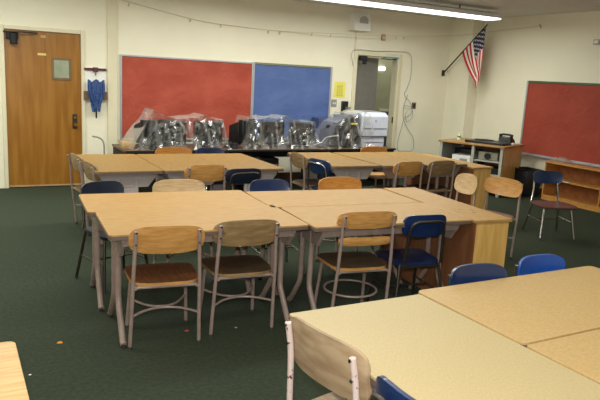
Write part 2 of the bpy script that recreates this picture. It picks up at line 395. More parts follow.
MB().tube([(7.93, 7.07, 2.53), (7.93, 7.05, 2.56), (7.93, 7.03, 2.53), (7.948, 7.05, 2.5)], .006).build('hook', 'steel', t)
t = thing('fire_strobe', 'small pale alarm unit near the top of the right wall', 'alarm', (XR, 6.0, 2.24))
MB().box(-.05, -.001, -.05, .06, 0, .07).build('body', 'light_grey', t, bevel=.006)
MB().box(-.07, -.051, -.03, .03, .015, .055).build('lens', 'white', t, bevel=.006)

# ceiling lamp
t = thing('ceiling_light', 'long glowing fluorescent ceiling fixture above the flag', 'lamp', (7.08, 7.13, 2.565))
b = MB(); b.prism([(-.15, .0), (.15, .0), (.13, .055), (.05, .085), (-.05, .085), (-.13, .055)], -4.88, 0, axis='x'); b.build('housing', 'lampwhite', t, bevel=.004)
MB().box(-4.86, -.02, -.14, .14, -.02, -.0005).build('diffuser', 'lamp', t, bevel=.008)
for x in (-.7, -4.2): MB().cyl((x, 0, .085), (x, 0, .144), .012).build('hanger', 'bronze', t)

# cord bundle rack
t = thing('cord_rack', 'white wall rack holding bunched blue cords beside the wooden door', 'rack', (1.715, YB, 1.17))
b = MB(); b.box(-.135, .135, -.014, -.001, 0, .4); b.build('backing', 'white', t, bevel=.004)
b = MB(); b.box(-.14, .14, -.04, -.0145, .36, .39); b.box(-.03, .03, -.06, -.0145, .34, .4); b.build('clamp_bar', 'corddark', t, bevel=.004)
for s_ in (-1, 1):
    MB().box(s_ * .12 - .03, s_ * .12 + .03, -.05, -.0145, -.02, .09).build('bracket', mat('brown_bracket', (112, 84, 62), .5), t, bevel=.004)
MB().tube([(0, -.02, .3), (0, -.05, .3), (0, -.055, .33)], .006).build('hook', 'steel', t)
cb = thing('cord_bundle', 'bunch of blue cords hanging from the white wall rack', 'cords', (1.715, YB - .07, 1.15))
for k in range(30):
    x0 = -.095 + .19 * ((k * 7) % 30) / 29; x1 = x0 * .55 + random.uniform(-.02, .02); zb = random.uniform(-.17, -.02); y = random.uniform(-.03, .03)
    MB().tube(bez([(x0 * 1.0, y * .3, .245 + .02 * math.cos(x0 * 60)), (x0 * 1.05, y, .2), (x0, y - .01, .08), (x1, y, -.04), (x1 * .7, y, zb)], 5), .011, 6).build('cord', 'corddark' if k == 5 else 'cordblue', cb)
MB().tube([(.0, 0, -.1), (.0, 0, -.24)], .011, 6).build('tassel', 'blackm', cb)

# flag on an angled staff
t = thing('american_flag', 'small stars and stripes flag on an angled staff in the corner', 'flag', (7.62, YB, 1.78))
A = Vector((0, -.01, 0)); B = Vector((-.04, -.98, .77))
MB().tube([A, B], .011, 8).build('staff', 'bronze', t)
MB().tube([B - (B - A) * .0, B + (B - A).normalized() * .03], [.012, .003], 8).build('finial', 'brass', t)
MB().box(-.03, .03, -.012, -.001, -.05, .05).build('bracket', 'bronze', t)
NU, NV = 95, 65
L_ = .72
bmf = MB(); vs = []
for j in range(NV + 1):
    v = j / NV
    p0 = A.lerp(B, .985 - .53 * v)
    for i in range(NU + 1):
        u = i / NU
        # cloth hangs from the staff, its lower hoist part swinging in under the tip
        hang = L_ * u * (1 - .18 * v)
        tgt = A.lerp(B, .985 - .03)
        k = min(1, u * 1.25) ** 1.0
        p = p0.lerp(Vector((tgt.x, tgt.y, p0.z)), k * (.45 + .45 * u))
        p = p + Vector((0, 0, -hang - .05 * u * (1 - v)))
        fold = math.sin(v * 15 + u * 2) * .022 * min(1, u * 1.6)
        p += Vector((fold, fold * .35, 0))
        vs.append(p)
def fcol(u, v):
    if u < .42 and v < 7 / 13:
        cu = u / .42 * 9; cv = v / (7 / 13) * 7
        iu, iv = int(cu), int(cv)
        if (iu + iv) % 2 == 0:
            du, dv = cu - iu - .5, cv - iv - .5
            if du * du + dv * dv < .11: return 'flag_white'
        return 'flag_blue'
    return 'flag_red' if int(v * 13) % 2 == 0 else 'flag_white'
groups = {}
for j in range(NV):
    for i in range(NU):
        groups.setdefault(fcol((i + .5) / NU, (j + .5) / NV), []).append((j * (NU + 1) + i, j * (NU + 1) + i + 1, (j + 1) * (NU + 1) + i + 1, (j + 1) * (NU + 1) + i))
bmf.v = [tuple(p) for p in vs]
for k_, fs in groups.items():
    mi = bmf._mi(k_)
    for f in fs: bmf.f.append(list(f)); bmf.m.append(mi)
fo = bmf.build('cloth', None, t)
sd = fo.modifiers.new('thickness', 'SOLIDIFY'); sd.thickness = .002

# ------------------------------------------------------------------ tables
TZ = .688
def rrect(L, W, r, n=5):
    p = []
    for sx, sy, a in ((1, 1, 0), (-1, 1, 90), (-1, -1, 180), (1, -1, 270)):
        for k in range(n + 1):
            an = R(a + 90 * k / n); p.append((sx * (L / 2 - r) + r * math.cos(an), sy * (W / 2 - r) + r * math.sin(an)))
    return p
def table(label, cx, cy, L, W, deg, top, group, z=TZ, r=.025, legm='taupe'):
    t = thing('classroom_table', label, 'table', (cx, cy, 0), R(deg), group)
    tp = MB().prism(rrect(L, W, r), z - .022, z).build('tabletop', top, t, bevel=.002)
    MB().prism(rrect(L + .003, W + .003, r), z - .03, z - .009).build('edge_band', 'band', tp)
    b = MB(); h = z - .03
    b.box(-L / 2 + .08, L / 2 - .08, -W / 2 + .05, -W / 2 + .075, h - .055, h); b.box(-L / 2 + .08, L / 2 - .08, W / 2 - .075, W / 2 - .05, h - .055, h)
    b.build('apron', legm, t, bevel=.003)
    for s in (-1, 1):
        x = s * (L / 2 - .085)
        b = MB(); hw = W / 2 - .045
        b.prism([(-hw, h), (hw, h), (hw, h - .03), (.18, h - .13), (-.18, h - .13), (-hw, h - .03)], x - .012, x + .012, axis='x')
        b.build('end_panel', 'lilac' if legm == 'lilac' else legm, t, bevel=.003)
        if legm == 'lilac': MB().box(x - .008, x + .008, -.07, .07, .2, h - .131).build('pedestal', 'lilac', t)
        for q in (-1, 1):
            b = MB(); b.tube([(x, q * .075, h - .05), (x, q * .075, .25), (x, q * .085, .21), (x, q * (hw - .03), .035), (x, q * hw, .018)], .019, 10)
            lg = b.build('leg', legm, t)
            MB().cyl((x, q * (hw - .01), 0), (x, q * (hw - .01), .02), .016, n=12).build('foot_glide', 'glide', lg)
    return t
gm = 'tables pushed together in the middle of the room'
table('middle group table, front left one with two chairs pushed in', 1.371, 3.712, 1.218, .612, -4.2, 'laminate', gm)
table('middle group table, front right one beside the low wooden bookcase', 2.583, 3.536, 1.20, .60, -5.6, 'laminate', gm)
table('middle group table, rear left one beside the navy chair', 1.374, 4.322, 1.218, .606, -4.6, 'laminate', gm)
table('middle group table, rear right one between the blue back and the bookcase', 2.598, 4.144, 1.234, .598, -5.6, 'laminate', gm)
gn = 'near tables in the right foreground'
table('large cream speckled table in the foreground beside the weathered chair', 1.455, 1.465, 1.21, .65, 90, 'laminate_near', gn, r=.012)
table('tan foreground table with the two blue chairs behind it', 2.385, 1.805, 1.18, .615, 0, 'laminate_tan', gn, r=.03)
table('tan foreground table cut by the right bottom edge', 2.385, 1.180, 1.18, .61, 0, 'laminate_tan', gn, r=.012)
gf = 'far left table group'
for k, (x, y, lb) in enumerate(((1.415, 6.22, 'far left group table nearest the wooden door'), (2.025, 6.19, 'far left group table in the middle of its row'), (2.63, 6.165, 'far left group table on the right, next to the aisle'))):
    table(lb, x, y, 1.16, .602, 88.5, 'laminate_far', gf, legm='lilac')
gr = 'far right table group'
for k, (x, y, lb) in enumerate(((3.835, 6.185, 'far right group table by the aisle with chairs at its left'), (4.455, 6.15, 'far right group table in the middle of its row'), (5.055, 6.13, 'far right group table next to the brown sided bookcase'))):
    table(lb, x, y, 1.13, .59, 88.5, 'laminate_far', gr, legm='lilac' if k == 0 else 'taupe')
t = table('wood grained table corner at the bottom left edge', -.45, 1.86, 1.22, .64, 0, mat('striped_tan_laminate', (196, 152, 88), .35, var=14, scale=6, stretch=(1, 12, 1)), 'tables')

# ------------------------------------------------------------------ bookcases between / beside the tables
def bookcase(label, x0, x1, y0, y1, z, deg=0):
    cx, cy = (x0 + x1) / 2, (y0 + y1) / 2; hx, hy = (x1 - x0) / 2, (y1 - y0) / 2
    t = thing('low_bookcase', label, 'bookcase', (cx, cy, 0), R(deg))
    MB().box(-hx - .005, hx + .02, -hy - .01, hy + .01, z - .022, z).build('top', 'laminate', t, bevel=.003)
    for s in (-1, 1):
        y = s * (hy - .011); MB().box(-hx + .012, hx, y - .01, y + .01, 0, z - .0225).build('side_panel', 'case', t, bevel=.002)
    MB().box(-hx, -hx + .0115, -hy, hy, 0, z - .0225).build('back_panel', 'case_side', t)
    for zz in (.06, .36): MB().box(-hx + .012, hx - .01, -hy + .022, hy - .022, zz, zz + .02).build('shelf', 'case', t)
    return t
bc = bookcase('low birch bookcase with scuffed top at the right end of the middle tables', 3.2205, 3.5155, 3.145, 4.385, TZ - .002, -5.6)
b = MB()
SC = mat('dark_scuff', (120, 94, 60), .7)
for q in ((-.06, -.02, -.30, -.28), (.0, .03, -.40, -.385), (.05, .06, -.33, -.29)): MB().box(*q, TZ - .002, TZ - .0008).build('scuff_mark', SC, bc)
bookcase('low bookcase with brown side at the right end of the far right tables', 5.37, 5.66, 5.50, 6.70, .655)

# ------------------------------------------------------------------ chairs
def panel(w, h, zc, yb, curve, th, n=5, nx=22, nz=8, tilt=.2, arch=0):
    """curved board with rounded corners; sitter on +Y"""
    b = MB(); a = w / 2
    def pt(i, j, side):
        s = -1 + 2 * i / nx; s = math.sin(s * PI / 2)
        hz = h / 2 * max(0.0, (1 - abs(s) ** n)) ** (1 / n)
        if i in (0, nx): hz = h / 2 * .35
        q = -1 + 2 * j / nz
        z = zc + q * hz + arch * (1 - s * s) * (q + 1) / 2
        y = yb + curve * s * s - (z - zc) * tilt + side * th / 2 + .006 * (q * q)
        return (a * s, y, z)
    vs = [pt(i, j, sd) for sd in (-1, 1) for i in range(nx + 1) for j in range(nz + 1)]
    N = (nx + 1) * (nz + 1); f = []
    for sd in (0, 1):
        for i in range(nx):
            for j in range(nz):
                p = sd * N + i * (nz + 1) + j; f.append((p, p + 1, p + nz + 2, p + nz + 1))
    rim = [(i, 0) for i in range(nx + 1)] + [(nx, j) for j in range(1, nz + 1)] + [(i, nz) for i in range(nx - 1, -1, -1)] + [(0, j) for j in range(nz - 1, 0, -1)]
    for k in range(len(rim)):
        p = rim[k][0] * (nz + 1) + rim[k][1]; q = rim[(k + 1) % len(rim)]; q = q[0] * (nz + 1) + q[1]
        f.append((p, q, N + q, N + p))
    b.add(vs, f); return b
def seat_mesh(wf, wr, y0, y1, z, th, dish=.012, n=4.5, K=36, rings=7, ms=None):
    b = MB(); vs = []; 
    def pt(a, r):
        ca, sa = math.cos(a), math.sin(a)
        d = (abs(ca) ** n + abs(sa) ** n) ** (-1 / n)
        u, v = ca * d * r, sa * d * r
        wd = (wr + (wf - wr) * (v + 1) / 2) / 2
        y = (y0 + y1) / 2 + v * (y1 - y0) / 2
        zz = z - dish * (1 - u * u) * (1 - ((v - .0) ** 2)) - .014 * max(0, v - .6) ** 2 * 4
        return u * wd, y, zz
    for side in (0, 1):
        for k in range(rings + 1):
            r = k / rings
            for i in range(K):
                x, y, zz = pt(2 * PI * i / K, max(r, .001)); vs.append((x, y, zz - side * th))
    f = []; N = (rings + 1) * K
    for side in (0, 1):
        for k in range(rings):
            for i in range(K):
                p = side * N + k * K + i; q = side * N + k * K + (i + 1) % K; f.append((p, q, q + K, p + K))
    for i in range(K):
        p = rings * K + i; q = rings * K + (i + 1) % K; f.append((p, q, N + q, N + p))
    if ms:
        n0 = rings * K; b.v = list(vs); b.f = [list(q) for q in f]
        a0, a1 = b._mi(ms[0]), b._mi(ms[1]); b.m = [a0 if i < n0 else a1 for i in range(len(f))]; return b
    b.add(vs, f); return b

def glides(parent, p, m='glide'):
    MB().cyl((p[0], p[1], 0), (p[0], p[1], .02), .014, .011, 12).build('foot_glide', m, parent)

def wood_chair(back, seat, frame, h=.745, slat=False, w=.425, bh=.168, ring=False, pn=3.4):
    t = thing('wooden_school_chair', '', 'chair')
    k = h / .745; zs = .405; ux = w / 2 - .036
    st = seat_mesh(.425, .385, -.19, .215, zs, .018, ms=(seat, back)).build('seat', None, t)
    bp = panel(w, bh, h - bh / 2 - .002, -.205, .024, .013, tilt=.16, n=pn).build('backrest', back, t)
    for s in (-1, 1):
        zt = h - .02; x = s * ux
        pts = [(s * (ux + .024), -.145, .012), (s * (ux + .018), -.162, .2), (s * (ux + .012), -.186, .40), (x + s * .004, -.2, h - .15), (x, -.222, zt - .008)]
        lg = MB().tube(bez(pts, 4), .0115, 10, flat=1.0).build('back_leg', frame, t); glides(lg, (pts[0][0], pts[0][1]))
        f0 = (s * .165, .13, zs - .03); f1 = (s * .185, .185, .012)
        lg = MB().tube([f0, f1], .0115, 10).build('front_leg', frame, t); glides(lg, f1)
        b = MB(); b.tube([(x * .985, -.19, zs - .028), (s * .165, .13, zs - .028)], .01, 8); b.build('seat_rail', frame, t)
        for dz in (-.035, -.105):
            bo = MB(); bo.cyl((x, -.222 if dz > -.07 else -.208, h + dz), (x, -.235 if dz > -.07 else -.223, h + dz), .006, n=10); bo.build('bolt', 'chrome', bp)
    for yy, xx in ((.13, .165), (-.17, ux * .96)): MB().tube([(-xx, yy, zs - .028), (xx, yy, zs - .028)], .01, 8).build('seat_crossbar', frame, t)
    if not ring:
        MB().tube(bez([(-ux - .016, -.16, .2), (-.1, -.07, .2), (0, -.04, .2), (.1, -.07, .2), (ux + .016, -.16, .2)], 5), .0075, 8).build('rear_stretcher', frame, t)
        MB().tube(bez([(-.175, .158, .2), (-.09, .02, .2), (0, -.02, .2), (.09, .02, .2), (.175, .158, .2)], 5), .0075, 8).build('front_stretcher', frame, t)
    if ring:
        rr = [(.178 * math.cos(a), .005 + .178 * math.sin(a), .20) for a in [2 * PI * i / 32 for i in range(32)]]
        MB().tube(rr, .0075, 8, closed=True).build('brace_ring', frame, t)
    if slat:
        panel(w * .9, .058, h - .205, -.192, .018, .012, tilt=.12, nz=4).build('lower_slat', back, t)
    t['top'] = h
    return t
def blue_chair(shell, frame, h=.735, w=.36, loop=True, bh=.155, seat=None, sw=.39, zs=.405):
    t = thing('plastic_school_chair', '', 'chair')
    ux = w / 2 - .03; dz = zs - .405
    seat_mesh(sw, sw - .04, -.17, .205, zs, .018, dish=.016).build('seat', seat or shell, t)
    bp = panel(w, bh, h - bh / 2, -.205, .03, .016, tilt=.18, n=4).build('backrest', shell, t)
    rim = []
    if loop:
        z1 = h - .045; zb = h - bh - .01
        pts = [(-ux - .01, -.19, .405), (-ux, -.205, zb), (-ux + .012, -.222, z1 - .03), (-ux + .05, -.236, z1), (0, -.246, z1 + .004), (ux - .05, -.236, z1), (ux - .012, -.222, z1 - .03), (ux, -.205, zb), (ux + .01, -.19, .405)]
        MB().tube(bez(pts, 5), .0105, 10).build('back_frame', 'chrome' if frame == 'chrome' else frame, t)
    else:
        for s in (-1, 1):
            MB().tube(bez([(s * (ux + .02), -.18, .395 + dz), (s * ux, -.196, .5), (s * ux, -.222, h - .05)], 4), .0115, 10).build('back_post', frame, t)
    for s in (-1, 1):
        lg = MB().tube([(s * .15, -.15, .39 + dz), (s * .20, -.215, .012)], .0115, 10).build('leg', frame, t); glides(lg, (s * .20, -.215))
        lg = MB().tube([(s * .15, .13, .385 + dz), (s * .19, .20, .012)], .0115, 10).build('leg', frame, t); glides(lg, (s * .19, .20))
        MB().tube([(s * .176, -.184, .19), (s * .172, .167, .19)], .007, 8).build('side_rung', frame, t)
    MB().tube([(-.174, 0, .19), (.174, 0, .19)], .007, 8).build('cross_rung', frame, t)
    b = MB(); z_ = .375 + dz; b.tube([(-.15, -.16, z_), (-.15, .14, z_), (.15, .14, z_), (.15, -.16, z_)], .01, 8, closed=True); b.build('seat_frame', frame, t)
    t['top'] = h
    return t

def place(t, tx, ty, deg, label, group=None, first=True):
    """put the middle of the chair's back top at (tx, ty)"""
    rz = R(deg); fx, fy = -math.sin(rz), math.cos(rz); loc = (tx + fx * .235, ty + fy * .235, 0)
    if first:
        t.location = loc; t.rotation_euler = (0, 0, rz); t['label'] = label
        if group: t['group'] = group
        return t
    return dup(t, loc, rz, label, group)
gw = 'wooden school chairs'; gb = 'blue plastic school chairs'
oak = wood_chair('oak', 'seat_brown', 'taupe')
place(oak, 1.045, 3.345, -8, 'honey wooden chair with reddish brown seat, leftmost at the middle tables', gw)
gy = wood_chair('oak_grey', 'seat_dark', 'taupe')
place(gy, 1.545, 3.355, -5, 'greyish worn wooden chair with olive tinged back, second at the middle tables', gw)
sl = wood_chair('oak', 'seat_dark', 'taupe', h=.785, slat=True, w=.42, bh=.118, ring=True)
place(sl, 2.31, 3.205, -9, 'wooden chair with extra lower back slat and dark seat', gw)
bc1 = blue_chair('blue', 'bronze', .745, .325, True)
place(bc1, 2.75, 3.16, -8, 'blue plastic chair with looped metal back tube at the middle tables', gb)
pale = wood_chair('oak_pale', 'oak_pale', 'taupe')
place(pale, 1.585, 4.865, 177, 'pale wooden chair behind the rear left middle table, shiny cream back', gw)
sb = blue_chair('slate', 'chrome', .735, .35, False)
place(sb, 2.345, 4.78, 174, 'slate blue chair top behind the middle tables beside the orange brown back', gb)
orange = wood_chair('oak_orange', 'oak', 'taupe')
place(orange, 3.01, 4.73, 175, 'orange brown wooden chair behind the rear right middle table', gw)
nv = blue_chair('navy', 'bronze', .735, .35, False, bh=.20)
place(nv, .985, 4.93, 196, 'navy black plastic chair at the rear left corner of the middle tables', gb)
place(oak, 2.10, 5.55, 0, 'wooden chair tucked in front of the far left tables', gw, False)
f2 = blue_chair('navy', 'bronze', .715, .36, True, bh=.15)
place(f2, 2.44, 5.44, 0, 'navy chair with shiny looped tube on its back, before the far left tables', gb)
place(gy, 1.03, 6.42, -84, 'wooden chair at the left end of the far left tables, nearest the wooden door', gw, False)
place(gy, 1.055, 5.90, -84, 'wooden chair at the left end of the far left tables, nearest the navy chair', gw, False)
place(gy, 3.42, 6.30, -94, 'weathered wooden chair in the aisle at the left end of the far right tables', gw, False)
f3 = blue_chair('slate', 'chrome', .735, .34, True)
place(f3, 3.43, 5.85, -78, 'navy blue chair with bright chrome tube in the aisle beside a weathered chair', gb)
place(oak, 4.44, 5.48, 3, 'wooden chair in front of the far right tables, left of a matching pair', gw, False)
place(gy, 4.92, 5.49, 3, 'wooden chair in front of the far right tables, right of a matching pair', gw, False)
rd = wood_chair('oak_pale', 'oak_pale', 'taupe', w=.27, bh=.20, pn=2.8)
place(rd, 4.50, 4.64, 98, 'small chair with pale rounded back standing before the brown sided bookcase', gw)
place(oak, 4.69, 4.34, 98, 'wooden chair right of the birch bookcase with thin pale legs', gw, False)
place(orange, 2.20, 6.96, 180, 'orange wooden chair back peeking above the far edge of the far left tables', gw, False)
place(sb, 2.62, 6.93, 180, 'blue chair back peeking above the far edge of the far left tables', gb, False)
place(orange, 4.88, 6.88, 180, 'orange wooden chair back showing in front of the printer', gw, False)
old = wood_chair('oak_old', 'oak_old', 'pink', h=.785, w=.405, bh=.20, pn=5)
place(old, 1.018, 1.672, -81, 'weathered wooden chair with chipped pinkish legs in the foreground', gw)
bn = blue_chair('blue', 'bronze', .78, .345, True)
place(bn, 1.015, 1.215, -88, 'blue plastic chair corner at the bottom edge beside the weathered chair', gb)
n3 = blue_chair('slate', 'chrome', .752, .325, False)
place(n3, 2.21, 2.205, 174, 'slate blue chair behind the tan foreground table, left of two', gb)
br = blue_chair('blue_bright', 'chrome', .748, .315, False)
place(br, 2.675, 2.23, 176, 'bright blue chair behind the tan foreground table, right of two', gb)
rb = blue_chair('slate', 'chrome', .70, .34, False, bh=.14, zs=.365, seat=mat('dark_brown_seat', (78, 58, 58), .3, coat=.2), sw=.46)
place(rb, 5.89, 4.90, 156, 'blue backed chair with chrome legs standing alone near the low shelf', gb)

# ------------------------------------------------------------------ computer desks on the back wall
DZ = .60
for x0, x1, lb in ((1.86, 3.18, 'dark edged computer desk along the back wall under the red board'), (3.2, 4.72, 'computer desk along the back wall under the blue board'), (4.74, 5.93, 'computer desk along the back wall carrying the printer')):
    t = thing('computer_desk', lb, 'desk', ((x0 + x1) / 2, 8.1, 0), 0, 'desks along the back wall'); h = (x1 - x0) / 2
    MB().box(-h, h, -.36, .36, DZ - .025, DZ).build('desktop', 'desk', t, bevel=.003)
    MB().box(-h, h, -.368, -.361, DZ - .024, DZ - .002).build('edge_strip', 'blackm', t)
    for s in (-1, 1):
        MB().box(s * (h - .02) - .012, s * (h - .02) + .012, -.33, .33, 0, DZ - .026).build('side_panel', 'blackm', t)
    MB().box(-h + .04, h - .04, .10, .12, .43, DZ - .026).build('modesty_panel', 'blackm', t)

def monitor(label, x, y, w=.36, h=.34, d=.33, deg=0, z=DZ):
    t = thing('computer_monitor', label, 'monitor', (x, y, z), R(deg), 'covered monitors')
    MB().cyl((0, 0, 0), (0, 0, .03), .13, .11, 24).build('base', 'black', t)
    b = MB(); b.box(-w / 2, w / 2, -d / 2, -d / 2 + .09, .035, h)
    cs = b.build('bezel', 'black', t, bevel=.012)
    MB().box(-w / 2 + .035, w / 2 - .035, -d / 2 - .003, -d / 2 + .002, .08, h - .035).build('screen', 'screen', cs)
    b = MB(); v = []
    for yy, sc in ((-d / 2 + .091, .95), (d / 2 - .08, .7), (d / 2, .55)):
        for sx, sz in ((-1, 0), (1, 0), (1, 1), (-1, 1)): v.append((sx * w / 2 * sc, yy, .05 + sz * (h - .07) * (.4 + .6 * sc)))
    b.add(v, [(0, 1, 2, 3), (11, 10, 9, 8)] + [(k * 4 + i, k * 4 + (i + 1) % 4, k * 4 + 4 + (i + 1) % 4, k * 4 + 4 + i) for k in (0, 1) for i in range(4)])
    b.build('rear_shell', 'blackm', t, bevel=.008)
    return t
monitor('black monitor under clear plastic, leftmost below the red board', 2.24, 8.12, .36, .36, .34, 20)
monitor('black monitor under clear plastic, middle one below the red board', 2.56, 8.15, .34, .35, .3, -8)
monitor('black monitor under clear plastic, rightmost below the red board', 3.02, 8.12, .38, .35, .34, -5)
monitor('dark monitor at the left end of the group below the blue board', 3.54, 8.12, .28, .38, .32, 25)
monitor('dark monitor in the middle of the group below the blue board', 3.98, 8.16, .34, .36, .32, 0)
monitor('dark grey monitor at the right end of the group below the blue board', 4.42, 8.10, .32, .36, .34, -12)
monitor('dark monitor under crumpled plastic left of the printer', 4.98, 8.12, .28, .32, .3, 10)

def film(label, x0, x1, peaks, y=8.1, dep=.27, seed=1, zb=DZ + .003):
    """crumpled clear sheet: thrown over the machines, creased between its high points"""
    NX, NY = int((x1 - x0) / .04), 20
    vs = []
    def top(x):
        for (xa, za), (xb, zb_) in zip(peaks, peaks[1:]):
            if xa <= x <= xb:
                q_ = (x - xa) / (xb - xa); return max(.015, za + (zb_ - za) * q_ - .10 * min(abs(xb - xa), .6) * math.sin(PI * q_))
        return .015
    for i in range(NX + 1):
        x = x0 + (x1 - x0) * i / NX
        for j in range(NY + 1):
            q = j / NY; H = top(x)
            if q < .4: yy = -dep - .07 + .13 * (q / .4); zz = H * (q / .4)
            elif q < .6: yy = -dep + .06 + (q - .4) / .2 * (2 * dep - .10); zz = H
            else: yy = dep - .04 + .07 * ((q - .6) / .4); zz = H * (1 - (q - .6) / .4)
            px, pz = min(peaks[1:-1], key=lambda q_: abs(q_[0] - x) - q_[1])
            dx, dz = x - px, pz + .06 - zz; rr = math.hypot(dx, dz); th = math.atan2(dx, dz)
            cr_ = noise.noise(Vector((th * 5.5, seed * 3.1, rr * 1.5))) + .5 * noise.noise(Vector((th * 15, seed * 7.7, rr * 3)))
            am = .12 * min(1, rr / .3)
            nz_ = Vector((.25 * cr_ * am, cr_ * am * (1 if q < .5 else -.6), .10 * cr_ * am)) + noise.noise_vector(Vector((x * 9, yy * 9 + seed, zz * 9))) * .008
            k = min(1, zz / .06) if zz < .06 else 1
            p = Vector((x, yy, zz)) + nz_ * k
            vs.append((p.x, y + p.y, zb + max(.001, p.z)))
    f = []
    for i in range(NX):
        for j in range(NY):
            a = i * (NY + 1) + j; f.append((a, a + 1, a + NY + 2, a + NY + 1))
    o = MB().add(vs, f).build('plastic_cover', 'film', smooth=False)
    return tag(o, label, 'plastic sheet', 'clear plastic covers')
film('crumpled clear plastic sheet over the monitors below the red board', 1.93, 3.26, [(1.93, .0), (2.25, .49), (2.40, .42), (2.72, .40), (2.92, .44), (3.20, .38), (3.26, .0)], seed=1)
film('crumpled clear plastic sheet over the monitors below the blue board', 3.45, 4.66, [(3.45, .0), (3.55, .43), (3.85, .42), (4.12, .45), (4.3, .38), (4.6, .37), (4.66, .0)], seed=5)
film('crumpled clear plastic sheet over the monitor and printer edge', 4.70, 5.495, [(4.70, .0), (4.9, .36), (5.12, .50), (5.35, .55), (5.5, .50)], y=8.02, seed=8)

# printer
t = thing('laser_printer', 'large pale grey laser printer with a dark top edge in front of the doorway', 'printer', (5.60, 8.08, DZ - .0))
MB().box(-.21, .19, -.22, .24, .0, .16).build('paper_tray', 'printer', t, bevel=.012)
b = MB(); b.prism([(-.24, .165), (.26, .165), (.26, .50), (.18, .52), (-.16, .52), (-.24, .47)], -.25, .23, axis='x'); bd = b.build('body', 'printer', t, bevel=.014)
MB().box(-.19, .17, -.224, -.2205, .075, .083).build('tray_seam', 'printer_dk', t)
MB().box(-.22, .2, -.246, -.2405, .285, .293).build('panel_seam', 'printer_dk', bd)
b = MB(); b.cyl((.0, -.2405, .40), (.0, -.244, .40), .016, n=20); b.build('round_emblem', mat('soft_grey_emblem', (150, 156, 172), .4), bd)
MB().box(-.14, .16, -.1, .14, .521, .535).build('output_slot', 'grey', bd)
t = thing('black_device', 'black machine with a yellow label under plastic beside the printer', 'device', (5.20, 8.05, DZ))
MB().box(-.11, .11, -.2, .2, 0, .46).build('body', 'black', t, bevel=.015)
MB().box(-.03, .07, -.204, -.2005, .34, .365).build('label_strip', 'yellow', t)
t = thing('blue_grey_cabinet', 'dull blue grey box standing against the wall behind the plastic left of the printer', 'box', (5.16, 8.6, 0))
MB().box(-.17, .3, -.12, .12, 0, .98).build('body', mat('blue_grey_paint', (66, 78, 110), .5, var=4), t, bevel=.006)
MB().box(-.15, .28, -.126, -.1205, .5, .95).build('front_panel', mat('blue_grey_front', (58, 70, 104), .5, var=4), t, bevel=.004)
# small clutter on the desks
t = thing('open_tray', 'open tan cardboard tray at the left end of the computer desk', 'tray', (1.93, 7.95, DZ))
b = MB(); v = []
for z, k in ((0.002, 1), (.09, 1.35)):
    for sx, sy in ((-1, -1), (1, -1), (1, 1), (-1, 1)): v.append((sx * .06 * k, sy * .09 * k, z))
b.add(v, [(0, 1, 2, 3), (0, 1, 5, 4), (1, 2, 6, 5), (2, 3, 7, 6), (3, 0, 4, 7)])
o = b.build('tray_shell', 'kraft', t); sd = o.modifiers.new('t', 'SOLIDIFY'); sd.thickness = .004
MB().box(-.04, .04, -.06, .06, .008, .05).build('contents', 'blackm', t, bevel=.01)
b = MB()
for k in range(4): b.tube([(3.33 + .085 * math.cos(a) * (1 - k * .1), 7.95 + .12 * math.sin(a), DZ + .012 + k * .018) for a in [2 * PI * i / 24 for i in range(24)]], .009, 6, closed=True)
tag(b.build('cable_coil', 'blackm'), 'black coiled cable on the desk between the two covered groups', 'cable')
tag(MB().prism(rrect(.42, .26, .03), DZ + .001, DZ + .012).build('desk_mat', 'blackm', loc=(2.4, 7.88, 0)), 'black mat on the desk edge under the plastic below the red board', 'mat')
tag(MB().tube(bez([(4.62, 7.98, DZ + .03), (4.74, 7.95, DZ + .07), (4.84, 7.98, DZ + .14), (4.95, 8.0 - .16, DZ + .18)], 6), .006, 6).build('white_cord', 'white'), 'thin white cord looping from the desk toward the plastic near the printer', 'cord')
# equipment under the middle desk
t = thing('computer_tower', 'black computer tower under the desk below the blue board, left of two', 'computer', (3.62, 8.0, 0))
MB().box(-.1, .1, -.2, .2, 0, .42).build('case', 'black', t, bevel=.008)
MB().box(-.08, .08, -.205, -.2005, .3, .34).build('drive_bay', 'grey', t)
t = thing('computer_tower', 'second black computer tower under the desk below the blue board, right of the first', 'computer', (3.90, 8.05, 0))
MB().box(-.11, .11, -.2, .2, 0, .46).build('case', 'black', t, bevel=.008)
MB().box(-.09, .09, -.205, -.2005, .34, .38).build('drive_bay', 'grey', t)
# bent tube by the wall
t = thing('bent_tube_stand', 'thin grey bent tube rising by the wall left of the computer desk', 'stand', (1.66, 8.45, 0))
MB().tube(bez([(.10, 0, .02), (.10, 0, .5), (.09, 0, .62), (.04, 0, .68), (-.05, 0, .70)], 5), .010, 8).build('tube', 'grey', t)
MB().cyl((.1, 0, 0), (.1, 0, .02), .07, .06).build('base', 'grey', t)

# ------------------------------------------------------------------ media stand by the right wall
t = thing('media_stand', 'grey framed media stand with a wooden top and open shelves in the corner', 'stand', (7.0, 6.62, 0), R(-67.5))
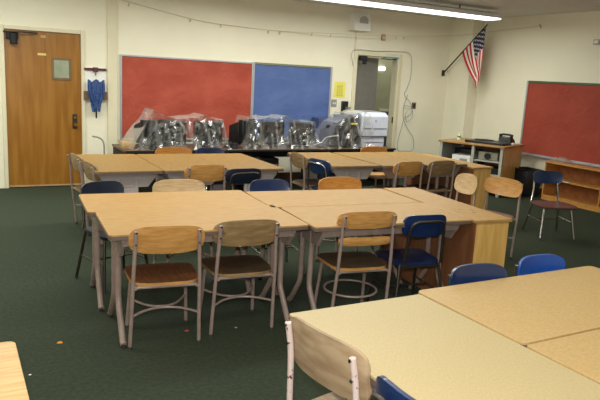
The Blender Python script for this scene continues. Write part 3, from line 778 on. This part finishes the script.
# local +X runs along its front toward the camera end, -Y is its open face ... origin at the near front corner
W_, Dp = 1.0, .80
def ms(b): return b
MB().prism([(-1.02, -.02), (.03, -.02), (.03, .80), (-1.02, .80)], .725, .75).build('top', mat('brown_stand_top', (160, 122, 70), .4, var=8, scale=4), t, bevel=.003)
for x in (-.98, -.46, -.02):
    for y in (.02, .76):
        MB().box(x - .022, x + .022, y - .015, y + .025, 0, .724).build('post', 'light_grey', t, bevel=.003)
MB().box(-.012, .006, .05, .735, .06, .724).build('end_panel', 'case', t)
MB().box(-1.0, -.985, .05, .735, .06, .724).build('end_panel', 'light_grey', t)
MB().box(-.95, -.03, .74, .755, .06, .724).build('back_panel', 'case_side', t)
for z in (.10, .30, .50): MB().box(-.435, -.045, .02, .73, z, z + .02).build('shelf', 'light_grey', t)
MB().box(-.955, -.485, .02, .73, .10, .12).build('shelf', 'light_grey', t)
MB().box(-.955, -.485, .02, .73, .36, .38).build('shelf', 'light_grey', t)
MST = t
def on_stand(x, y, z):
    a = R(-67.5); return (7.0 + x * math.cos(a) - y * math.sin(a), 6.62 + x * math.sin(a) + y * math.cos(a), z)
RZ = R(-67.5)
t = thing('projector', 'grey projector with a round black lens on the media stand shelf', 'projector', on_stand(-.25, .2, .521), RZ)
MB().box(-.15, .15, -.12, .12, 0, .12).build('body', mat('beige_projector', (150, 146, 128), .4), t, bevel=.01)
MB().cyl((0, -.12, .06), (0, -.15, .06), .045, n=20).build('lens', 'blackm', t)
t = thing('vcr_player', 'black player on the middle shelf of the media stand', 'player', on_stand(-.24, .25, .321), RZ)
MB().box(-.16, .16, -.15, .15, 0, .09).build('body', 'black', t, bevel=.004)
MB().box(-.12, .0, -.153, -.1505, .04, .06).build('slot', 'grey', t)
t = thing('storage_box', 'white box inside the left bay of the media stand', 'box', on_stand(-.66, .2, .381), RZ)
MB().box(-.15, .15, -.14, .14, 0, .17).build('body', 'white', t, bevel=.006)
MB().box(-.02, .10, -.143, -.1405, .03, .12).build('label', 'grey', t)
t = thing('black_console', 'black box standing at the back of the left bay of the media stand', 'box', on_stand(-.72, .5, .381), RZ)
MB().box(-.2, .2, -.12, .12, 0, .24).build('body', 'black', t, bevel=.004)
MB().box(-.18, .18, -.123, -.1205, .05, .07).build('trim_strip', 'grey', t)
t = thing('turntable', 'flat black equipment lying on the wooden media stand top', 'equipment', on_stand(-.35, .33, .751), RZ)
MB().prism(rrect(.62, .42, .02), 0, .035).build('body', 'black', t, bevel=.004)
MB().cyl((-.08, 0, .0355), (-.08, 0, .045), .14, n=28).build('platter', 'blackm', t)
MB().tube([(.2, .12, .05), (.2, -.08, .055), (.12, -.12, .05)], .006).build('arm', 'steel', t)
t = thing('desk_telephone', 'black lump shaped telephone on top of the flat equipment', 'telephone', on_stand(-.18, .58, .751), RZ)
b = MB(); b.prism([(-.1, 0), (.1, 0), (.09, .04), (-.02, .11), (-.09, .11)], -.1, .1, axis='x'); b.build('body', 'black', t, bevel=.015)
b = MB(); b.tube([(-.1, -.05, .12), (-.05, -.05, .14), (.05, -.05, .14), (.1, -.05, .12)], [.025, .016, .016, .025]); b.build('handset', 'blackm', t)
t = thing('glue_bottle', 'small white bottle with green and yellow label on the media stand', 'bottle', on_stand(-.88, .40, .751), RZ)
MB().cyl((0, 0, 0), (0, 0, .08), .028, .026).build('body', 'white', t)
MB().cyl((0, 0, .0805), (0, 0, .105), .02, .012).build('cap', 'yellow', t)
MB().cyl((0, 0, .03), (0, 0, .06), .0285, .0285).build('label_band', 'green', t)
tag(MB().box(-.05, .05, -.03, .03, 0, .03).build('eraser', 'white', bevel=.006, loc=on_stand(-.02, .45, .751)), 'small white eraser at the right end of the media stand', 'eraser')

# black bins
t = thing('waste_bin', 'black waste bin on the carpet between the media stand and low shelf', 'bin', (7.66, 6.72, 0), R(-5))
b = MB(); v = []
for z, k in ((0, .85), (.40, 1)):
    for sx, sy in ((-1, -1), (1, -1), (1, 1), (-1, 1)): v.append((sx * .15 * k, sy * .17 * k, z))
b.add(v, [(0, 1, 2, 3), (0, 1, 5, 4), (1, 2, 6, 5), (2, 3, 7, 6), (3, 0, 4, 7)])
o = b.build('bin_body', 'blackm', t); sd = o.modifiers.new('t', 'SOLIDIFY'); sd.thickness = .006
b = MB(); b.tube([(-.15, -.17, .4), (.15, -.17, .4), (.15, .17, .4), (-.15, .17, .4)], .008, 6, closed=True); b.build('rim', 'black', t)

# low shelf on the right wall
t = thing('low_shelf', 'low golden wooden shelf unit with two open tiers under the red board', 'shelf unit', (7.65, 6.40, 0), 0)
ln = 1.9; h = .565
MB().box(-.005, .295, -ln, 0, h - .02, h).build('top', 'shelf', t, bevel=.002)
for y in (-.011, -ln + .011, -ln / 2): MB().box(.005, .29, y - .01, y + .01, 0, h - .0205).build('upright', 'shelf', t)
for z in (.30, .04): MB().box(.012, .28, -ln + .022, -.022, z, z + .02).build('shelf_board', 'shelf', t)
MB().box(.0, .011, -ln + .022, -.022, .0, .075).build('kick_board', 'shelf', t)
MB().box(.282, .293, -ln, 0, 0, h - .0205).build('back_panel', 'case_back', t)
tag(MB().box(7.645, 7.655, 5.95, 6.12, .312, .322).build('paper_strip', 'white', bevel=.001), 'white paper strip on the front edge of the low shelf board', 'paper')
# crumpled clear bag on the shelf
b = MB(); vs = []; fs = []
K = 14
for i in range(K + 1):
    for j in range(K + 1):
        u, v_ = i / K - .5, j / K - .5
        z = max(0, .07 * (1 - 4 * u * u) * (1 - 4 * v_ * v_)) + .03 * abs(noise.noise(Vector((u * 8, v_ * 8, 3)))) * (1 - 4 * u * u) * (1 - 4 * v_ * v_)
        vs.append((7.8 + u * .22, 6.22 + v_ * .3, h + .002 + z))
for i in range(K):
    for j in range(K): a = i * (K + 1) + j; fs.append((a, a + 1, a + K + 2, a + K + 1))
b.add(vs, fs); tag(b.build('plastic_bag', 'film', smooth=False), 'crumpled clear plastic bag on top of the low shelf', 'bag')

# ------------------------------------------------------------------ bits on the carpet
def crumb(label, x, y, m, s=.012, cat='crumb'):
    b = MB(); K = 7
    base = [(x + s * (1 + .35 * math.sin(i * 2.3)) * math.cos(2 * PI * i / K), y + s * .7 * math.sin(2 * PI * i / K), .001) for i in range(K)]
    top = [(x + (px - x) * .6, y + (py - y) * .6, s * .5) for px, py, _ in base]
    b.add(base + top, [list(range(K))[::-1], list(range(K, 2 * K))] + [(i, (i + 1) % K, K + (i + 1) % K, K + i) for i in range(K)])
    tag(b.build('floor_crumb', m), label, cat)
crumb('orange crumb on the green carpet left of the middle tables', .51, 3.692, 'orange', .016)
crumb('red crumb on the carpet under the leftmost wooden chair', 1.246, 3.593, 'red', .014)
crumb('tiny white speck on the carpet near the bottom left table', .311, 3.339, 'white', .007)
crumb('pale paper scrap on the carpet between the first two wooden chairs', 1.55, 3.53, 'kraft', .010)
def scrap(label, x, y, s):
    b = MB(); b.add([(x - s, y, .002), (x, y - s * .6, .012), (x + s, y - .1 * s, .003), (x + .2 * s, y + s * .5, .02)], [(0, 1, 3), (1, 2, 3), (0, 3, 2), (0, 2, 1)])
    tag(b.build('paper_scrap', 'white', smooth=False), label, 'paper scrap')
scrap('white paper scrap on the carpet behind the thin legged wooden chair', 6.4, 6.3, .07)
